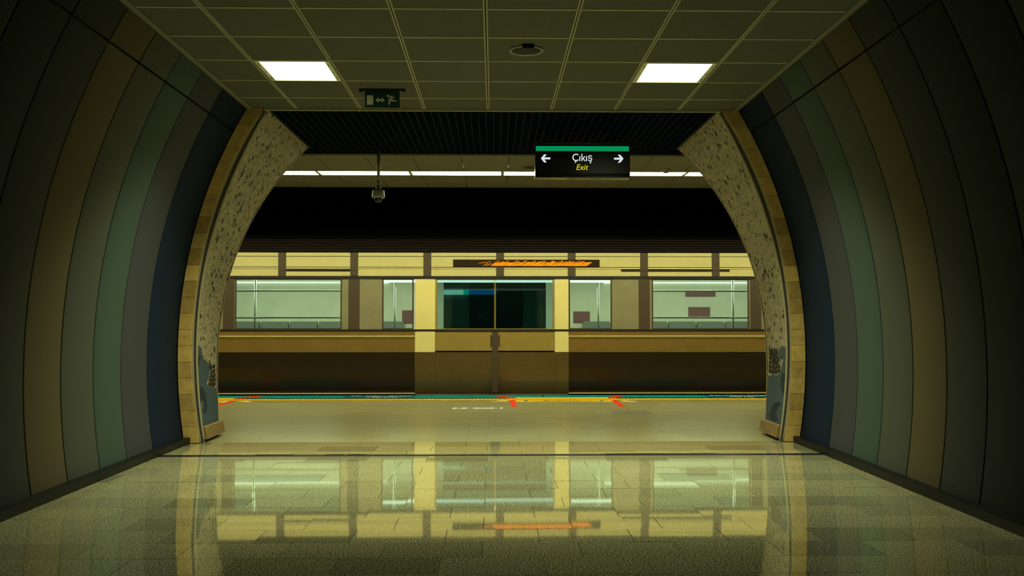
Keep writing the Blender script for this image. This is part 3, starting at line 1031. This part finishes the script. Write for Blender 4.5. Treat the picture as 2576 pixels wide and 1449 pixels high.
for xa, xb in ((-.508, -.500), (-.485, -.465), (-.46, -.43), (-.425, -.405), (-.385, -.375), (-.352, -.335), (-.330, -.262), (-.25, -.24), (-.21, -.20), (-.19, -.183), (-.165, -.145), (-.13, -.12), (-.105, -.098), (-.08, -.07), (-.06, -.04), (-.032, -.028), (-.02, -.015), (.0, .035), (.037, .085)):
    big = xb - xa > .03
    mb.prism([(xa, 11.955 if big else 11.97), (xb, 11.955 if big else 11.97), (xb, 12.045 if big else 12.03), (xa, 12.045 if big else 12.03)], .002, .0028, fl)
mb.build('black_marks', M['black'], t)
o = flat([(1.443, 11.573), (1.892, 11.564), (1.946, 11.418), (1.837, 11.231), (1.454, 11.239)], 0, .0012).build('floor_patch', M['stain'])
tag(o, 'dark worn patch on the platform floor below the right red line', 'floor patch')

# ------------------------------------------------------------------ platform sign on the tunnel wall
t = thing('platform_sign', 'dark navy board with faint lettering on the tunnel wall behind the train doors', 'wall sign', (.04, 17.59, .97))
def rrect(x0, x1, z0, z1, r, n=6):
    out = []
    for cx_, cz_, a0 in ((x1 - r, z1 - r, 0), (x0 + r, z1 - r, 90), (x0 + r, z0 + r, 180), (x1 - r, z0 + r, 270)):
        for q in range(n + 1):
            a = math.radians(a0 + 90 * q / n)
            out.append((cx_ + r * math.cos(a), cz_ + r * math.sin(a)))
    return out
def wf(a, b, w):
    return (a, 17.60 - w, b)
bd = MB().prism(rrect(-.466, .549, .94, 1.83, .12), 0, .05, wf).build('board', M['navy_board'], t)
text_mb('Peron 2', (-.278, .173, 1.115, 1.225), wf, .0512).build('lettering', M['board_text'], bd)
MB().prism([(-.47, 1.60), (.02, 1.60), (.06, 1.65), (.02, 1.69), (-.47, 1.69)], .05, .056, wf).build('blue_band', M['blue_lit'], bd)
MB().prism([(-.57, 1.60), (-.47, 1.60), (-.47, 1.69), (-.57, 1.69)], 0, .056, wf).build('teal_mark', M['teal_lit'], bd)
MB().prism([(-1.29, 1.60), (-.572, 1.60), (-.572, 1.69), (-1.29, 1.69)], 0, .05, wf).build('lit_band', M['mint_lit'], bd)

# ------------------------------------------------------------------ the train
TY = 14.20
TL = 7.4
train = thing('metro_train', 'cream and gold metro train with shade painted on its skirt standing at the platform behind the arches', 'train', (0, TY, -1.1))
def tp(mb, name, m, par=train, fix=True):
    return mb.build(name, m, par, fix)
DX0, DX1, JX0, JX1 = -.89, .93, -1.20, 1.145
WIN = [(-3.93, -2.31, 1), (-1.70, -1.22, 0), (1.145, 1.81, 0), (2.42, 3.92, 1), (-6.6, -4.6, 1), (4.6, 6.6, 1)]
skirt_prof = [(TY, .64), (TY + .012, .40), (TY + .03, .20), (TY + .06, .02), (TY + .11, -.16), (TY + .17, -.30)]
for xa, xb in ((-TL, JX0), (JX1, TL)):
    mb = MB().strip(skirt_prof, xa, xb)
    tp(mb, 'shaded_skirt', M['shaded_skirt'])
    tp(MB().box(xa, xb, TY + .020, TY + .065, .006, .018), 'sill_rail', M['jamb'])
    tp(MB().cbox(xa, xb, TY - .004, TY + .03, .638, .960, .003), 'waist_panel', M['gold'])
    tp(MB().cbox(xa, xb, TY - .012, TY, .874, .889, .003), 'waist_trim', M['jamb'])
    tp(MB().box(xa, xb, TY - .006, TY, .840, .846), 'waist_groove', M['gasket'])
for xa, xb in ((JX0, DX0), (DX1, JX1)):
    mb = MB().cbox(xa + .002, xb - .002, TY - .006, TY + .06, .638, 1.762, .004)
    tp(mb, 'door_jamb', M['jamb'])
    tp(MB().strip(skirt_prof, xa, xb), 'jamb_foot', M['shaded_kick'])
tp(MB().box(-TL, TL, TY - .010, TY + .02, .957, .988), 'lower_gasket', M['gasket'])
tp(MB().box(-TL, TL, TY - .012, TY + .02, 1.756, 1.797), 'upper_gasket', M['gasket'])
# pillars between the windows
spans = sorted([(a, b) for a, b, _ in WIN])
edges = [-TL]
for a, b in spans:
    edges += [a, b]
edges.append(TL)
segs = []
for i in range(0, len(edges), 2):
    a, b = edges[i], edges[i + 1]
    if b - a > .02:
        if a < JX0 + .05 and b > JX1 - .05:
            continue
        segs.append((a, b))
for a, b in segs:
    tp(MB().cbox(a, b, TY - .002, TY + .05, .986, 1.758, .003), 'window_pillar', M['pillar'])
for a, b, big in WIN:
    mb = MB()
    w = .022
    for p in ((a, a + w, .988, 1.756), (b - w, b, .988, 1.756), (a + w, b - w, .988, 1.006), (a + w, b - w, 1.742, 1.756)):
        mb.box(p[0], p[1], TY + .002, TY + .022, p[2], p[3])
    f = tp(mb, 'window_frame', M['strap'])
    MB().box(a + w, b - w, TY + .010, TY + .014, 1.006, 1.742).build('window_pane', M['glass'], f)
for x, w in ((-2.125, .085), (2.303, .085), (-4.02, .085), (4.02, .085)):
    tp(MB().cbox(x - w, x + w, TY - .009, TY + .01, .989, 1.756, .003), 'pillar_bar', M['strap'])  # inner pair carries the pilaster bars down, outer pair darkens the window ends
# cantrail
tp(MB().cbox(-TL, TL, TY - .004, TY + .06, 1.797, 2.156, .004), 'cantrail', M['cream'])
mb = MB()
for z in (2.100, 1.935):
    mb.box(-TL, TL, TY - .0065, TY - .003, z - .004, z + .004)
mb.box(-TL, TL, TY - .0065, TY - .003, 1.905, 1.909)
tp(mb, 'panel_seams', M['gasket'])
for x in (-6.5, -5.41, -4.31, -3.217, -2.125, -1.013, .097, 1.192, 2.303, 3.405, 4.50, 5.6):
    tp(MB().cbox(x - .060, x + .060, TY - .011, TY, 1.798, 2.156, .003), 'pilaster_bar', M['strap'])  # these bars stand in for tunnel wall pilasters behind the train
for xa, xb in ((-3.25, -2.07), (1.95, 3.62)):
    mb = MB().box(xa, xb, TY - .008, TY - .003, 1.870, 1.905)
    v = tp(mb, 'vent', M['gasket'])
    s = MB()
    for q in range(4):
        s.box(xa, xb, TY - .013, TY - .007, 1.873 + q * .0085, 1.875 + q * .0085)
    s.build('louvre', M['strap'], v)
# destination display with its lit strokes
dsp = tp(MB().cbox(-.62, 1.62, TY - .016, TY - .002, 1.938, 2.052, .004), 'destination_display', M['led_bg'])
led = MB()
def stroke(p, q, w):
    (xa, za), (xb, zb) = p, q
    led.prism([(xa - w, za), (xa + w, za), (xb + w, zb), (xb - w, zb)], 0, .002, lambda u, v, d: (u, TY - .0162 - d, v))
rnd = random.Random(9)
x = -.05
while x < 1.42:
    h0 = 1.952 + rnd.uniform(0, .006)
    h1 = 2.018 + rnd.uniform(-.012, .008)
    stroke((x, h0), (x + .085, h1), rnd.uniform(.007, .012))
    x += .019
for x in (-.16, -.11):
    stroke((x, 1.958), (x + .07, 1.995), .009)
for x, z in ((-.23, 1.995), (-.17, 2.003), (-.10, 2.012)):
    stroke((x, z - .004), (x + .06, z + .012), .011)
for x in (.02, .165, .30, .44, .575, .71, .85, .99, 1.12, 1.26):
    stroke((x + .03, 2.020), (x + .065, 2.036), .010)
led.build('lit_strokes', M['led'], dsp)
# roof
roof_prof = [(TY + .05, 2.156), (TY - .01, 2.166), (TY - .01, 2.182), (TY + .02, 2.215), (TY + .07, 2.275), (TY + .15, 2.345), (TY + .28, 2.41), (TY + .5, 2.465), (TY + .9, 2.50), (TY + 1.4, 2.51),
             (TY + 1.9, 2.50), (TY + 2.3, 2.465), (TY + 2.55, 2.41), (TY + 2.72, 2.30), (TY + 2.8, 2.156)]
tp(MB().strip(roof_prof, -TL, TL), 'roof', M['roof'])
for y, z in ((TY - .012, 2.176), (TY + .008, 2.205), (TY + .035, 2.240), (TY + .07, 2.281), (TY + .115, 2.322), (TY + .17, 2.362)):
    tp(MB().box(-TL, TL, y - .008, y + .004, z - .005, z + .005), 'roof_rib', M['rib'])
# doors
for xa, xb in ((DX0 - .01, (DX0 + DX1) / 2), ((DX0 + DX1) / 2, DX1 + .01)):
    tp(MB().box(xa, xb, TY + .066, TY + .075, -.05, .990), 'door_light_block', M['gasket'])  # plate added behind the leaves to block cabin light at the gaps
tp(MB().box((DX0 + DX1) / 2 - .045, (DX0 + DX1) / 2 + .045, TY - .004, TY + .003, .03, .955), 'meeting_rubber', M['strap'])
for xa, xb, nm in ((DX0, (DX0 + DX1) / 2, 'l'), ((DX0 + DX1) / 2, DX1, 'r')):
    mb = MB()
    ins = .018 if nm == 'l' else .018
    ox = .030
    o1 = xa + (ox if nm == 'l' else .012)
    o2 = xb - (ox if nm == 'r' else .012)
    for p in ((xa + .003, o1, .998, 1.745), (o2, xb - .003, .998, 1.745), (xa + .003, xb - .003, 1.742, 1.756), (xa + .003, xb - .003, .66, .957), (xa + .003, xb - .003, .986, .998)):
        mb.cbox(p[0], p[1], TY + .001, TY + .038, p[2], p[3], .002)
    d = tp(mb, 'door_leaf', M['door'])
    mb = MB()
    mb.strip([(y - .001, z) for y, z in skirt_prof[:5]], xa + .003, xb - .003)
    mb.build('shaded_door_foot', M['shaded_kick'], d)
    MB().box(o1, o2, TY + .014, TY + .018, .998, 1.745).build('door_glass', M['glass_dark'], d)
    hx = xb - .07 if nm == 'l' else xa + .05
    MB().cbox(hx, hx + .022, TY - .010, TY + .002, .72, .90, .004).build('door_handle', M['strap'], d)
# inside
IY0, IY1 = TY + .06, TY + 2.72
tp(MB().box(-TL, TL, IY0, IY1, -.06, .0), 'cabin_floor', M['seat'])
tp(MB().box(-TL, TL, TY + .05, IY1 + .05, 2.06, 2.09), 'cabin_ceiling', M['mint'])
mb = MB()
for xa, xb in ((-TL, DX0 - .02), (DX1 + .02, TL)):
    mb.box(xa, xb, IY1, IY1 + .05, -.3, 2.09)
mb.box(DX0 - .02, DX1 + .02, IY1, IY1 + .05, 1.95, 2.09)
mb.box(DX0 - .02, DX1 + .02, IY1, IY1 + .05, -.3, .90)
tp(mb, 'far_side_wall', M['mint'])
tp(MB().box(DX0 - .02, DX1 + .02, IY1 + .02, IY1 + .025, .90, 1.95), 'far_door_glass', M['glass_dark'])
for xa, xb in ((-TL, -TL + .05), (TL - .05, TL)):
    tp(MB().box(xa, xb, TY + .03, IY1 + .05, -.3, 2.3), 'end_wall', M['shaded_skirt'])
for xa, xb in ((-TL + .2, -1.9), (2.0, TL - .2)):
    tp(MB().box(xa, xb, IY1 - .045, IY1 - .01, 1.790, 1.812), 'wall_tube', M['tube_soft'])
tp(MB().box(-1.85, 1.95, TY + .60, TY + .64, 1.725, 1.765), 'door_tube', M['tube_soft'])
for xa, xb in ((-5.6, -1.4), (-1.1, 1.2), (1.5, 5.6)):
    tp(MB().box(xa, xb, TY + 1.2, TY + 1.5, 2.045, 2.058), 'fill_tube', M['train_fill_lamp'])  # unseen tubes, added to brighten the cabin and the tunnel wall
for s, (xa, xb) in ((0, (-6.8, -1.6)), (1, (1.6, 6.8))):
    n = 10
    for q in range(n):
        a = xa + (xb - xa) * q / n
        b = xa + (xb - xa) * (q + 1) / n
        mb = MB().cbox(a + .02, b - .02, IY1 - .10, IY1 - .01, .46, 1.10 , .012)
        mb.cbox(a + .02, b - .02, IY1 - .50, IY1 - .08, .42, .47, .012)
        mb.box(a + .1, b - .1, IY1 - .30, IY1 - .05, .0, .42)
        tp(mb, 'seat', M['seat'])
for xa, xb, za, zb in ((-1.66, -1.45, 1.06, 1.30), (1.45, 1.75, 1.07, 1.28), (3.55, 3.95, 1.18, 1.36), (-2.55, -2.25, 1.58, 1.68), (3.50, 4.05, 1.55, 1.66)):
    tp(MB().box(xa, xb, IY1 - .012, IY1 - .001, za, zb), 'notice_board', M['maroon'])
for z, y in ((1.165, TY + .16), (1.60, TY + .9)):
    for xa, xb in ((-4.2, -2.0), (2.1, 4.2)):
        tp(MB().tube([(xa, y, z), (xb, y, z)], .014), 'handrail', M['steel'])
for x in (-3.9, -1.62, 1.72, 3.95):
    tp(MB().tube([(x, TY + 1.1, 0), (x, TY + 1.1, 2.06)], .018), 'grab_pole', M['steel'])
# running gear
tp(MB().box(-TL, TL, TY + .28, TY + 2.5, -.55, -.06), 'underframe', M['roof'])
